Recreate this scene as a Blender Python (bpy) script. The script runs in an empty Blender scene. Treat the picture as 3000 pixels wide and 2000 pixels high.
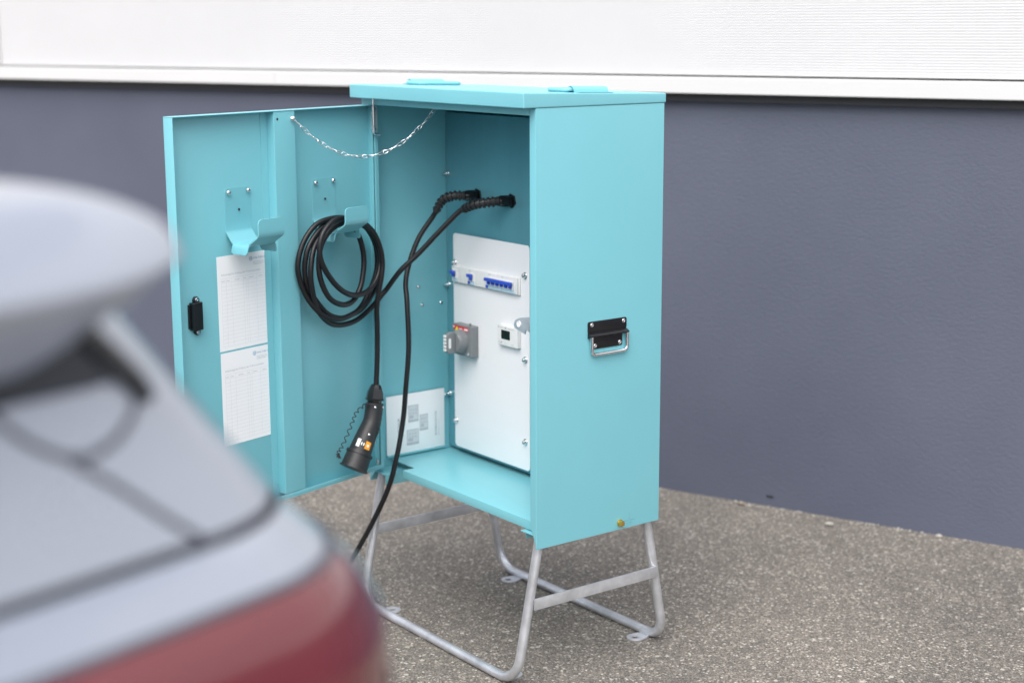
import bpy, bmesh, math, random
from mathutils import Vector, Matrix
random.seed(7)
PI = math.pi
V = Vector
sc = bpy.context.scene
col = sc.collection

# ------------------------------------------------------------------ camera
B = 0.33                                  # underside of the cabinet above the ground
cam_d = bpy.data.cameras.new('camera')
cam = bpy.data.objects.new('camera', cam_d); col.objects.link(cam)
YAW, PIT, ROL = -0.9300, 0.1967, -0.0043
CAM = V((3.4677, -2.1163, 1.1777 + B))
F = V((math.sin(YAW) * math.cos(PIT), math.cos(YAW) * math.cos(PIT), -math.sin(PIT)))
Rv = V((math.cos(YAW), -math.sin(YAW), 0)); U = Rv.cross(F)
R2 = Rv * math.cos(ROL) + U * math.sin(ROL); U2 = -Rv * math.sin(ROL) + U * math.cos(ROL)
m = Matrix((R2, U2, -F)).transposed().to_4x4(); m.translation = CAM
cam.matrix_world = m
cam_d.sensor_width = 36; cam_d.lens = 36 * 1.55
cam_d.clip_start = 0.05; cam_d.clip_end = 500
cam_d.dof.use_dof = True; cam_d.dof.focus_distance = 3.62; cam_d.dof.aperture_fstop = 2.1
cam_d.dof.aperture_blades = 9
sc.camera = cam

# ------------------------------------------------------------------ sky, sun, exposure
world = bpy.data.worlds.new('World'); sc.world = world; world.use_nodes = True
nt = world.node_tree; bg = nt.nodes['Background']
sky = nt.nodes.new('ShaderNodeTexSky'); sky.sky_type = 'NISHITA'; sky.sun_disc = False
SUN_DIR = V((0.40, -0.54, 1.00)).normalized()         # towards the bright part of the cloud cover
sky.sun_elevation = math.asin(SUN_DIR.z)
sky.sun_rotation = math.atan2(SUN_DIR.x, SUN_DIR.y)
sky.air_density = 1.0; sky.dust_density = 4.0; sky.ozone_density = 1.0
hs = nt.nodes.new('ShaderNodeHueSaturation'); hs.inputs['Saturation'].default_value = 0.42
nt.links.new(sky.outputs[0], hs.inputs['Color']); nt.links.new(hs.outputs[0], bg.inputs[0])
bg.inputs[1].default_value = 0.115
sun_d = bpy.data.lights.new('sun', 'SUN'); sun_d.energy = 1.25; sun_d.angle = math.radians(70)
sun_d.color = (1.0, 0.975, 0.95)
sun = bpy.data.objects.new('sun', sun_d); col.objects.link(sun)
sun.rotation_euler = SUN_DIR.to_track_quat('Z', 'Y').to_euler(); sun.location = (2, -4, 8)
vs = sc.view_settings
vs.view_transform = 'Standard'; vs.look = 'None'; vs.gamma = 1; vs.exposure = 1.10; vs.use_curve_mapping = False
sc.render.engine = 'CYCLES'; sc.cycles.use_denoising = True
sc.cycles.max_bounces = 10; sc.cycles.diffuse_bounces = 5

# ------------------------------------------------------------------ materials
def nodes(name):
    mt = bpy.data.materials.new(name); mt.use_nodes = True
    return mt, mt.node_tree, mt.node_tree.nodes['Principled BSDF']

def obj_coord(t):
    return t.nodes.new('ShaderNodeTexCoord').outputs['Object']

def add_bump(t, p, height, strength, dist):
    b = t.nodes.new('ShaderNodeBump'); b.inputs['Strength'].default_value = strength; b.inputs['Distance'].default_value = dist
    t.links.new(height, b.inputs['Height']); t.links.new(b.outputs[0], p.inputs['Normal'])

def noise(t, vec, scale, detail=3, rough=.5):
    n = t.nodes.new('ShaderNodeTexNoise'); n.inputs['Scale'].default_value = scale
    n.inputs['Detail'].default_value = detail; n.inputs['Roughness'].default_value = rough
    t.links.new(vec, n.inputs['Vector']); return n

def ramp(t, fac, stops):
    r = t.nodes.new('ShaderNodeValToRGB'); e = r.color_ramp.elements
    while len(e) < len(stops): e.new(.5)
    for el, (pos, c) in zip(e, stops): el.position = pos; el.color = (*c, 1)
    t.links.new(fac, r.inputs['Fac']); return r.outputs['Color']

def scaled(t, vec, s):
    mp = t.nodes.new('ShaderNodeMapping'); mp.inputs['Scale'].default_value = s
    t.links.new(vec, mp.inputs['Vector']); return mp.outputs[0]

def mat(name, c, rough=.5, metal=0., var=.06, vscale=9., bump=0., bscale=200., rvar=.0, coat=0., spec=.5, stretch=None):
    """plain surface with slight tone, gloss and relief variation"""
    mt, t, p = nodes(name); co = obj_coord(t)
    v = scaled(t, co, stretch) if stretch else co
    n = noise(t, v, vscale, 4, .6)
    lo = tuple(x * (1 - var) for x in c); hi = tuple(min(1, x * (1 + var)) for x in c)
    t.links.new(ramp(t, n.outputs['Fac'], [(.3, lo), (.7, hi)]), p.inputs['Base Color'])
    p.inputs['Metallic'].default_value = metal
    p.inputs['Specular IOR Level'].default_value = spec
    p.inputs['Coat Weight'].default_value = coat; p.inputs['Coat Roughness'].default_value = .05
    if rvar:
        mr = t.nodes.new('ShaderNodeMapRange'); mr.inputs['To Min'].default_value = rough - rvar; mr.inputs['To Max'].default_value = rough + rvar
        n2 = noise(t, v, vscale * 3, 5, .6); t.links.new(n2.outputs['Fac'], mr.inputs['Value']); t.links.new(mr.outputs[0], p.inputs['Roughness'])
    else:
        p.inputs['Roughness'].default_value = rough
    if bump:
        n3 = noise(t, co, bscale, 2, .5); add_bump(t, p, n3.outputs['Fac'], bump, .001)
    return mt

TEAL = (0.190, 0.508, 0.578)
M = {}
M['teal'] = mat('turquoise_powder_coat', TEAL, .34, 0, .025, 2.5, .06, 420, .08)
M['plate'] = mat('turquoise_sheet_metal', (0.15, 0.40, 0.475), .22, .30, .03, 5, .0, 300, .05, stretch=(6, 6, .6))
M['galv'] = mat('galvanised_steel', (.68, .70, .74), .40, .75, .24, 14, .12, 160, .12)
M['boltplate'] = mat('bright_zinc_sheet', (.62, .64, .65), .35, .35, .06, 60)
M['zinc'] = mat('zinc_plated_screw', (.78, .79, .80), .22, 1., .05, 60, 0, 100, .05)
M['chrome'] = mat('polished_steel_rod', (.80, .80, .82), .20, 1., .05, 40, 0, 100, .05)
M['brass'] = mat('brass_bolt', (.80, .56, .16), .25, 1., .06, 60, 0, 100, .05)
M['rubber'] = mat('black_cable_sheath', (.010, .010, .012), .40, 0, .2, 30, .05, 500, .06, spec=.4)
M['blackgloss'] = mat('glossy_black_plastic', (.010, .010, .011), .12, 0, .1, 20, 0, 100, .03)
M['blackplast'] = mat('matt_black_plastic', (.022, .022, .024), .48, 0, .15, 40, .15, 700, .06)
M['blackpaint'] = mat('black_powder_coat', (.008, .008, .010), .30, 0, .1, 30, .05, 500, .05)
M['cover'] = mat('light_grey_cover_sheet', (.80, .81, .83), .30, 0, .015, 3, .03, 300, .05)
M['whiteplast'] = mat('white_switch_plastic', (.80, .80, .79), .35, 0, .02, 30)
M['lightblue'] = mat('pale_blue_label', (.50, .68, .80), .4, 0, .03, 60)
M['blue'] = mat('blue_toggle_plastic', (.035, .09, .55), .32, 0, .06, 40)
M['greyplast'] = mat('mid_grey_plastic', (.20, .215, .225), .38, 0, .04, 40, .06, 500)
M['red'] = mat('red_label', (.62, .03, .04), .4, 0, .04, 60)
M['yellow'] = mat('yellow_label', (.80, .72, .04), .4, 0, .04, 60)
M['orange'] = mat('orange_sticker', (.85, .33, .02), .4, 0, .05, 60)
M['lcd'] = mat('dark_display_glass', (.012, .022, .018), .15, 0, .1, 60)
M['paper'] = mat('white_paper', (.90, .905, .92), .55, 0, .01, 8)
M['ink'] = mat('grey_print', (.50, .52, .56), .6, 0, .05, 60)
M['inkdark'] = mat('dark_print', (.16, .18, .22), .6, 0, .05, 60)
M['inkblue'] = mat('blue_print', (.20, .38, .55), .6, 0, .05, 60)
M['inkpale'] = mat('pale_print', (.66, .68, .71), .6, 0, .04, 60)
M['silver'] = mat('silver_car_paint', (.405, .440, .515), .28, .40, .02, 3, 0, 100, .02, coat=.6)
M['glass'] = mat('dark_car_glass', (.02, .024, .03), .04, 0, .05, 3, spec=.7)
M['spoiler_shade'] = mat('painted_spoiler_shade', (.035, .040, .055), .5, 0, .1, 20)  # dark tone standing in for the shade below the spoiler
M['seam'] = mat('dark_grey_shut_line', (.085, .092, .115), .6, 0, .1, 20)
M['gap'] = mat('black_seal_and_shadow', (.02, .02, .024), .6, 0, .1, 20)
M['tyre'] = mat('tyre_rubber', (.02, .02, .02), .7, 0, .1, 20, .2, 200)
M['rim'] = mat('alloy_rim', (.6, .6, .62), .3, .9, .05, 10)
M['lamp'] = mat('red_lamp_lens', (.15, .022, .030), .16, 0, .06, 6, coat=1.)
M['lampdark'] = mat('dark_red_lamp_lens', (.34, .010, .020), .14, 0, .06, 6, coat=1.)
M['headlamp'] = mat('clear_lamp_lens', (.7, .72, .75), .08, .3, .05, 10)

def ground_mat():
    mt, t, p = nodes('exposed_aggregate_asphalt'); co = obj_coord(t)
    vo = t.nodes.new('ShaderNodeTexVoronoi'); vo.inputs['Scale'].default_value = 150; t.links.new(co, vo.inputs['Vector'])
    sep = t.nodes.new('ShaderNodeSeparateColor'); t.links.new(vo.outputs['Color'], sep.inputs[0])
    stone = ramp(t, sep.outputs[0], [(0, (.075, .069, .063)), (.28, (.145, .133, .119)), (.52, (.22, .198, .172)), (.74, (.32, .285, .24)), (.90, (.46, .43, .38)), (1, (.68, .655, .61))])
    vo2 = t.nodes.new('ShaderNodeTexVoronoi'); vo2.inputs['Scale'].default_value = 420; t.links.new(co, vo2.inputs['Vector'])
    sep2 = t.nodes.new('ShaderNodeSeparateColor'); t.links.new(vo2.outputs['Color'], sep2.inputs[0])
    fine = ramp(t, sep2.outputs[1], [(0, (.050, .047, .044)), (.6, (.15, .136, .122)), (1, (.36, .33, .29))])
    edge = ramp(t, vo.outputs['Distance'], [(.30, (0, 0, 0)), (.62, (1, 1, 1))])
    mx = t.nodes.new('ShaderNodeMix'); mx.data_type = 'RGBA'
    t.links.new(edge, mx.inputs['Factor']); t.links.new(stone, mx.inputs['A']); t.links.new(fine, mx.inputs['B'])
    vo3 = t.nodes.new('ShaderNodeTexVoronoi'); vo3.inputs['Scale'].default_value = 52; t.links.new(co, vo3.inputs['Vector'])
    sep3 = t.nodes.new('ShaderNodeSeparateColor'); t.links.new(vo3.outputs['Color'], sep3.inputs[0])
    pick = ramp(t, sep3.outputs[2], [(.982, (0, 0, 0)), (.988, (1, 1, 1))]); core = ramp(t, vo3.outputs['Distance'], [(.26, (1, 1, 1)), (.32, (0, 0, 0))])
    both_ = t.nodes.new('ShaderNodeMix'); both_.data_type = 'RGBA'; both_.blend_type = 'MULTIPLY'; both_.inputs['Factor'].default_value = 1
    t.links.new(pick, both_.inputs['A']); t.links.new(core, both_.inputs['B'])
    mx2 = t.nodes.new('ShaderNodeMix'); mx2.data_type = 'RGBA'; t.links.new(both_.outputs['Result'], mx2.inputs['Factor'])
    t.links.new(mx.outputs['Result'], mx2.inputs['A']); mx2.inputs['B'].default_value = (.48, .45, .40, 1); mx = mx2
    big = noise(t, co, 1.1, 6, .66); tone = ramp(t, big.outputs['Fac'], [(.32, (.68, .685, .69)), (.50, (.92, .915, .905)), (.70, (1.06, 1.045, 1.02))])
    mu = t.nodes.new('ShaderNodeMix'); mu.data_type = 'RGBA'; mu.blend_type = 'MULTIPLY'; mu.inputs['Factor'].default_value = 1
    t.links.new(mx.outputs['Result'], mu.inputs['A']); t.links.new(tone, mu.inputs['B'])
    t.links.new(mu.outputs['Result'], p.inputs['Base Color'])
    p.inputs['Roughness'].default_value = .68
    inv = t.nodes.new('ShaderNodeMath'); inv.operation = 'SUBTRACT'; inv.inputs[0].default_value = 1; t.links.new(vo.outputs['Distance'], inv.inputs[1])
    add_bump(t, p, inv.outputs[0], .55, .004)
    return mt
M['ground'] = ground_mat()

def plaster_mat():
    mt, t, p = nodes('dark_grey_scraped_render'); co = obj_coord(t)
    big = noise(t, co, 1.3, 5, .6)
    t.links.new(ramp(t, big.outputs['Fac'], [(.3, (.080, .090, .130)), (.7, (.098, .109, .152))]), p.inputs['Base Color'])
    p.inputs['Roughness'].default_value = .62
    rot = t.nodes.new('ShaderNodeMapping'); rot.inputs['Rotation'].default_value = (0, .5, .36); rot.inputs['Scale'].default_value = (1, 1, 2.1)
    t.links.new(co, rot.inputs['Vector'])
    n1 = noise(t, rot.outputs[0], 70, 5, .66); n2 = noise(t, co, 260, 2, .6)
    ad = t.nodes.new('ShaderNodeMath'); ad.operation = 'ADD'; t.links.new(n1.outputs['Fac'], ad.inputs[0])
    ml = t.nodes.new('ShaderNodeMath'); ml.operation = 'MULTIPLY'; ml.inputs[1].default_value = .35; t.links.new(n2.outputs['Fac'], ml.inputs[0]); t.links.new(ml.outputs[0], ad.inputs[1])
    add_bump(t, p, ad.outputs[0], .34, .005)
    return mt
M['plaster'] = plaster_mat()
M['cladding'] = mat('white_coated_panel', (.585, .585, .595), .38, 0, .02, 2, 0, 100, .03)
M['flashing'] = mat('white_aluminium_flashing', (.62, .62, .62), .36, 0, .015, 2, 0, 100, .03)

# ------------------------------------------------------------------ helpers
def link(name, me, mt, parent=None, mw=None, smooth=None):
    o = bpy.data.objects.new(name, me); col.objects.link(o)
    if mt is not None and not me.materials: me.materials.append(mt)
    if parent is not None:
        o.parent = parent
        w = parent.get('_w')
        o.matrix_parent_inverse = Matrix.Translation(V(w) * -1) if w is not None else Matrix.Identity(4)
    if mw is not None: o.matrix_basis = mw
    return o

def finish(bm, name, mt, parent=None, bevel=0, seg=2, smooth=True, angle=35, mw=None, flat=False):
    me = bpy.data.meshes.new(name)
    bmesh.ops.recalc_face_normals(bm, faces=bm.faces)
    if bevel:
        ed = [e for e in bm.edges if len(e.link_faces) == 2 and e.calc_face_angle(0) > math.radians(28)]
        bmesh.ops.bevel(bm, geom=ed, offset=bevel, segments=seg, profile=.6, affect='EDGES', clamp_overlap=True)
    if smooth:
        for f in bm.faces: f.smooth = True
        for e in bm.edges:
            if len(e.link_faces) == 2 and e.calc_face_angle(0) > math.radians(angle): e.smooth = False
    bm.to_mesh(me); bm.free()
    return link(name, me, mt, parent, mw)

ID = lambda p: V(p)
def box(bm, x0, x1, y0, y1, z0, z1, fn=ID):
    vs_ = [bm.verts.new(fn((x, y, z))) for x in (x0, x1) for y in (y0, y1) for z in (z0, z1)]
    for f in ((0, 1, 3, 2), (4, 6, 7, 5), (0, 4, 5, 1), (2, 3, 7, 6), (0, 2, 6, 4), (1, 5, 7, 3)):
        bm.faces.new([vs_[i] for i in f])

def boxes(name, lst, mt, parent=None, bevel=.0012, fn=ID, seg=2):
    bm = bmesh.new()
    for b in lst: box(bm, *b, fn=fn)
    return finish(bm, name, mt, parent, bevel, seg)

def rrect(w, h, r, n=5):
    pts = []
    for cx, cy, a in ((w / 2 - r, h / 2 - r, 0), (-w / 2 + r, h / 2 - r, 90), (-w / 2 + r, -h / 2 + r, 180), (w / 2 - r, -h / 2 + r, 270)):
        for i in range(n + 1):
            t = math.radians(a + 90 * i / n); pts.append((cx + r * math.cos(t), cy + r * math.sin(t)))
    return pts

def prism(bm, outline, d0, d1, fn):
    """outline in (a,b), extruded from d0 to d1; fn((a,b,d)) -> world"""
    n = len(outline)
    A = [bm.verts.new(fn((a, b, d0))) for a, b in outline]; C = [bm.verts.new(fn((a, b, d1))) for a, b in outline]
    bm.faces.new(A[::-1]); bm.faces.new(C)
    for i in range(n): bm.faces.new((A[i], A[(i + 1) % n], C[(i + 1) % n], C[i]))

def plate_with_hole(bm, outline, hole, d0, d1, fn):
    """outline and hole rings with the same number of points"""
    n = len(outline)
    rings = [[bm.verts.new(fn((a, b, d))) for a, b in o] for d in (d0, d1) for o in (outline, hole)]
    o0, h0, o1, h1 = rings
    for i in range(n):
        j = (i + 1) % n
        bm.faces.new((o0[i], h0[i], h0[j], o0[j])); bm.faces.new((o1[i], o1[j], h1[j], h1[i]))
        bm.faces.new((o0[i], o0[j], o1[j], o1[i])); bm.faces.new((h0[i], h1[i], h1[j], h0[j]))

def catmull(pts, n=6, closed=False):
    P = [V(p) for p in pts]; out = []
    N = len(P); rng = N if closed else N - 1
    for i in range(rng):
        if closed: p0, p1, p2, p3 = P[(i - 1) % N], P[i], P[(i + 1) % N], P[(i + 2) % N]
        else:
            p1, p2 = P[i], P[i + 1]
            p0 = P[i - 1] if i > 0 else p1 * 2 - p2
            p3 = P[i + 2] if i + 2 < N else p2 * 2 - p1
        for k in range(n):
            t = k / n
            out.append(((p1 * 2) + (p2 - p0) * t + (p0 * 2 - p1 * 5 + p2 * 4 - p3) * t * t + (p1 * 3 - p0 - p2 * 3 + p3) * t ** 3) * .5)
    if not closed: out.append(P[-1])
    return out

def frames(P, closed=False, ref=None):
    N = len(P); T = []
    for i in range(N):
        a = P[(i - 1) % N] if (closed or i > 0) else P[i]; b = P[(i + 1) % N] if (closed or i < N - 1) else P[i]
        T.append((b - a).normalized())
    if ref is None:
        ref = V((0, 0, 1)) if abs(T[0].z) < .9 else V((1, 0, 0))
        fixed = False
    else: fixed = True
    out = []; n = (ref - T[0] * ref.dot(T[0])).normalized()
    for i in range(N):
        if fixed: n = (ref - T[i] * ref.dot(T[i])).normalized()
        else: n = (n - T[i] * n.dot(T[i])).normalized()
        out.append((T[i], n, T[i].cross(n)))
    return out

def tube(bm, P, r, seg=10, closed=False, caps=True, ref=None, flat=None):
    P = [V(p) for p in P]; N = len(P)
    R = r if isinstance(r, (list, tuple)) else [r] * N
    fr = frames(P, closed, ref); rings = []
    for i in range(N):
        T, n, b = fr[i]
        rings.append([bm.verts.new(P[i] + (n * math.cos(2 * PI * k / seg) + b * math.sin(2 * PI * k / seg) * (flat or 1)) * R[i]) for k in range(seg)])
    for i in range(N if closed else N - 1):
        A, C = rings[i], rings[(i + 1) % N]
        for k in range(seg): bm.faces.new((A[k], A[(k + 1) % seg], C[(k + 1) % seg], C[k]))
    if caps and not closed:
        bm.faces.new(rings[0][::-1]); bm.faces.new(rings[-1])

def tube_patch(bm, P, r, i0, i1, a0, a1, n=8, ref=None, lift=.0006):
    P = [V(p) for p in P]; fr = frames(P, False, ref); grid = []
    for i in range(i0, i1 + 1):
        T, nn, b = fr[i]
        grid.append([bm.verts.new(P[i] + (nn * math.cos(a) + b * math.sin(a)) * (r[i] + lift)) for a in [a0 + (a1 - a0) * k / n for k in range(n + 1)]])
    for A, C in zip(grid, grid[1:]):
        for k in range(n): bm.faces.new((A[k], A[k + 1], C[k + 1], C[k]))

def lathe(bm, prof, origin, axis, seg=20):
    """prof: (distance along axis, radius)"""
    ax = V(axis).normalized(); o = V(origin)
    n = ax.orthogonal().normalized(); b = ax.cross(n); rings = []
    for d, r in prof:
        if r < 1e-6: rings.append([bm.verts.new(o + ax * d)])
        else: rings.append([bm.verts.new(o + ax * d + (n * math.cos(2 * PI * k / seg) + b * math.sin(2 * PI * k / seg)) * r) for k in range(seg)])
    for A, C in zip(rings, rings[1:]):
        for k in range(seg):
            j = (k + 1) % seg
            if len(A) == 1 and len(C) == 1: continue
            if len(A) == 1: bm.faces.new((A[0], C[k], C[j]))
            elif len(C) == 1: bm.faces.new((A[k], C[0], A[j]))
            else: bm.faces.new((A[k], C[k], C[j], A[j]))
    if len(rings[0]) > 1: bm.faces.new(rings[0])
    if len(rings[-1]) > 1: bm.faces.new(rings[-1][::-1])

def thing(name, loc, label, cat, group=None):
    o = bpy.data.objects.new(name, None); col.objects.link(o); o.location = loc; o.empty_display_size = .1
    o['label'] = label; o['category'] = cat; o['_w'] = list(loc)
    if group: o['group'] = group
    return o

def tag(o, label, cat, group=None):
    o['label'] = label; o['category'] = cat
    if group: o['group'] = group
    return o

def frame_m(origin, x, y, z):
    mm = Matrix((V(x), V(y), V(z))).transposed().to_4x4(); mm.translation = V(origin); return mm

def mesh_of(fn, name, mt, angle=35, bevel=0):
    bm = bmesh.new(); fn(bm); o = finish(bm, name, mt, None, bevel, angle=angle)
    me = o.data; bpy.data.objects.remove(o); return me

def text(name, s, size, mw, mt, parent, align='LEFT'):
    c = bpy.data.curves.new(name, 'FONT'); c.body = s; c.size = size; c.align_x = align; c.resolution_u = 2
    tmp = bpy.data.objects.new(name, c); col.objects.link(tmp)
    bpy.context.view_layer.update()
    me = bpy.data.meshes.new_from_object(tmp); me.materials.clear(); bpy.data.objects.remove(tmp)
    return link(name, me, mt, parent, mw)

# shared small hardware (local z points out of the sheet)
ME_DOME = mesh_of(lambda bm: lathe(bm, [(0, .0062), (.0012, .0062), (.003, .0052), (.0042, .003), (.0046, 0)], (0, 0, 0), (0, 0, 1), 14), 'screw', M['zinc'], 60)
def _socket(bm):
    lathe(bm, [(0, .0085), (.0014, .0085), (.0016, .0056), (.0075, .0056), (.0085, .0048), (.0085, .0028), (.0050, .0026), (.0050, 0)], (0, 0, 0), (0, 0, 1), 16)
ME_BOLT = mesh_of(_socket, 'bolt', M['zinc'], 40)
def _stud(bm):
    lathe(bm, [(0, .0085), (.0014, .0085), (.0016, .0062), (.0065, .0062), (.0068, .0036), (.016, .0036), (.0165, 0)], (0, 0, 0), (0, 0, 1), 12)
ME_STUD = mesh_of(_stud, 'stud', M['zinc'], 40)
def _flat(bm):
    lathe(bm, [(0, .0060), (.0012, .0058), (.0022, .0046), (.0022, .0024), (.0010, .0022), (.0010, 0)], (0, 0, 0), (0, 0, 1), 16)
ME_FLAT = mesh_of(_flat, 'screw', M['zinc'], 40)

def place(me, name, pos, zdir, parent, scale=1.0):
    z = V(zdir).normalized(); x = z.orthogonal().normalized()
    mm = frame_m(pos, x * scale, z.cross(x) * scale, z * scale)
    return link(name, me, None, parent, mm)

# ------------------------------------------------------------------ ground and building
bm = bmesh.new()
gv = [bm.verts.new((x, y, 0)) for x, y in ((-90, -90), (90, -90), (90, 90), (-90, 90))]; bm.faces.new(gv)
g = finish(bm, 'ground', M['ground'], smooth=False); g['kind'] = 'structure'

WA = 0.3585
WT = V((math.cos(WA), math.sin(WA), 0)); WN = V((math.sin(WA), -math.cos(WA), 0))   # along the wall, out of the wall
W0 = V((0, 1.4232, 0))
def wl(p):                              # (along, out, z)
    return W0 + WT * p[0] + WN * p[1] + V((0, 0, p[2]))
bld = thing('building', wl((1, 0, 0)), 'industrial building with dark grey rendered base and white ribbed metal cladding above', 'building')
ZF0, ZF1 = B + .967, B + 1.0175
bm = bmesh.new(); box(bm, -14, 12, -.30, 0, -.05, ZF0 + .01, wl)
finish(bm, 'base_wall', M['plaster'], bld)
# black gap strip under the flashing, deepened to paint in its shadow
boxes('gap_shadow_strip', [(-14, 12, .0015, .030, ZF0 - .024, ZF0 + .004)], M['gap'], bld, 0, wl)
# flashing: folded profile
bm = bmesh.new()
prof = [(.0, ZF1 + .0035), (.030, ZF1), (.052, ZF1 - .0015), (.0545, ZF1 - .004), (.0545, ZF0 + .002), (.053, ZF0), (.051, ZF0 + .0005), (.051, ZF1 - .006), (.0, ZF1 - .006)]
def extr(bm, prof, a0, a1, fn):
    A = [bm.verts.new(fn((a0, d, z))) for d, z in prof]; C = [bm.verts.new(fn((a1, d, z))) for d, z in prof]
    n = len(prof)
    for i in range(n): bm.faces.new((A[i], A[(i + 1) % n], C[(i + 1) % n], C[i]))
    bm.faces.new(A); bm.faces.new(C[::-1])
ends = [-14, -9.0, -5.4, -1.9, .9, 4.6, 8.2, 12]
for a0, a1 in zip(ends, ends[1:]):
    b2 = bmesh.new(); extr(b2, prof, a0 + .0006, a1 - .0006, wl); finish(b2, 'flashing_strip', M['flashing'], bld, angle=30)
bm.free()
# micro-ribbed cladding panels
def cladding(a0, a1, name='cladding_panel'):
    b2 = bmesh.new(); z = ZF1 + .0060; top = 5.2; pitch = .0082; pr = []
    while z < 2.6:
        pr += [(.0345, z), (.0345, z + pitch * .55), (.0337, z + pitch * .68), (.0337, z + pitch * .88)]; z += pitch
    pr += [(.034, 2.62), (.034, top)]
    A = [b2.verts.new(wl((a0, d, zz))) for d, zz in pr]; C = [b2.verts.new(wl((a1, d, zz))) for d, zz in pr]
    for i in range(len(pr) - 1): b2.faces.new((A[i], C[i], C[i + 1], A[i + 1]))
    return finish(b2, name, M['cladding'], bld, smooth=False)
cladding(-3.405, 12)
cladding(-14, -3.495)
boxes('corner_trim', [(-3.455, -3.432, .030, .046, ZF1 + .0060, 5.2), (-3.43, -3.408, .030, .040, ZF1 + .0060, 5.2)], M['flashing'], bld, .002, wl)
boxes('panel_joint', [(-3.495, -3.405, .0, .0315, ZF1 + .0060, 5.2)], M['gap'], bld, 0, wl)
boxes('roof_slab', [(-14, 12, -7, -.31, 5.0, 5.2)], M['cladding'], bld, 0, wl)
boxes('cladding_backing', [(-14, 12, -.30, -.002, ZF0 + .012, 5.19)], M['gap'], bld, 0, wl)

# weep vents low in the base wall
for a in (.055, 1.02):
    boxes('weep_vent', [(a, a + .022, .0004, .0022, .030, .036)], M['gap'], bld, 0, wl)
# loose grit gathered along the foot of the wall, and a few single pebbles
M['grit'] = mat('pale_grit', (.42, .40, .36), .8, 0, .25, 300)
M['leaf'] = mat('dry_leaf', (.42, .25, .07), .7, 0, .2, 80)
def stone(bm, c, r, fl=.6):
    res = bmesh.ops.create_icosphere(bm, subdivisions=1, radius=r)
    k = V((random.uniform(.7, 1.3), random.uniform(.7, 1.3), fl))
    for v in res['verts']:
        v.co = V((v.co.x * k.x, v.co.y * k.y, v.co.z * k.z)) * random.uniform(.85, 1.15) + c
bm = bmesh.new(); rg = random.Random(3)
for i in range(900):
    a = rg.uniform(-3.6, 3.2); o_ = abs(rg.gauss(0, .014)) + .003
    if math.sin(a * 5.1) + math.sin(a * 13.7 + 1) + rg.uniform(-1.4, 1.4) < .1: continue
    r = rg.uniform(.0016, .0048); stone(bm, wl((a, o_, r * .5)), r)
gr = finish(bm, 'grit', M['grit'], None); gr['kind'] = 'stuff'
for a, o_, r, lb in ((.30, .085, .011, 'pale flat pebble lying a little way off the foot of the wall'), (.62, .022, .010, 'pale pebble lying right against the foot of the wall'), (1.00, .50, .008, 'small pale pebble lying out on the open asphalt')):
    bm = bmesh.new(); stone(bm, wl((a, o_, r * .5)), r)
    tag(finish(bm, 'pebble', M['grit'], None), lb, 'pebble', 'pebbles near the wall')
for a, o_, rz in ((-.02, .035, .4),):
    bm = bmesh.new(); n_ = 7
    top_ = [bm.verts.new(wl((a + .018 * (i / n_ - .5) * 2, o_ + .008 * math.sin(PI * i / n_), .003 + .006 * math.sin(PI * i / n_)))) for i in range(n_ + 1)]
    bot_ = [bm.verts.new(wl((a + .018 * (i / n_ - .5) * 2, o_ - .008 * math.sin(PI * i / n_) - .0005, .003 + .002 * math.sin(PI * i / n_)))) for i in range(n_ + 1)]
    for i in range(n_): bm.faces.new((top_[i], top_[i + 1], bot_[i + 1], bot_[i]))
    tag(finish(bm, 'fallen_leaf', M['leaf'], None), 'small curled brown leaf lying at the foot of the wall', 'leaf')

# ------------------------------------------------------------------ cabinet
W, D, H = .72, .374, 1.0
cab = thing('power_cabinet', (W / 2, D / 2, 0), 'open turquoise metal charging cabinet on a galvanised tube stand', 'cabinet')
cz = lambda p: V((p[0], p[1], p[2] + B))
T = .0022
def sheet(name, lst, bevel=.0012, mt='teal', parent=cab): return boxes(name, lst, M[mt], parent, bevel, cz)

# side panels with folded front flange (lower end chamfered)
def side(name, x0, x1, xf, holes=()):
    b2 = bmesh.new()
    box(b2, min(x0, x1), max(x0, x1), 0.0, D, 0, H, cz)
    out = [(x1, .999), (xf, .999), (xf, .055), (x1, .002)] if x0 > .3 else [(x1, .999), (xf, .999), (xf, .055), (x1, .002)]
    if xf < x1: out = out[::-1]
    fn = lambda q: V((q[0], q[2], q[1] + B))
    prism(b2, out, -.0002, .0022, fn)
    return finish(b2, name, M['teal'], cab, .0016, 3)
side('side_panel', W - T, W, W - .0225)
side('side_panel', T, 0, .048)
sheet('back_panel', [(T, W - T, D - T, D, 0, H)])
sheet('front_header', [(.048, W - .0235, .0005, .003, .9835, .9995), (.048, W - .0235, .003, .016, .9835, .9857)])
sheet('top_sheet', [(T, W - T, .004, D - T - .0005, .9965, .9995)])
# roof with slope to the back
bm = bmesh.new()
x0, x1, y0, y1 = -.0015, W + .0015, -.0344, D + .004
q = [bm.verts.new(cz(p)) for p in ((x0, y0, 1.0005), (x1, y0, 1.0005), (x1, y1, 1.0005), (x0, y1, 1.0005), (x0, y0, 1.0345), (x1, y0, 1.0345), (x1, y1, 1.0225), (x0, y1, 1.0225))]
for f in ((3, 2, 1, 0), (4, 5, 6, 7), (0, 1, 5, 4), (1, 2, 6, 5), (2, 3, 7, 6), (3, 0, 4, 7)): bm.faces.new([q[i] for i in f])
roof = finish(bm, 'roof', M['teal'], cab, .0034, 4)
def roofz(y): return 1.0345 - .012 * (y + .0344) / (D + .0384)
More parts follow.
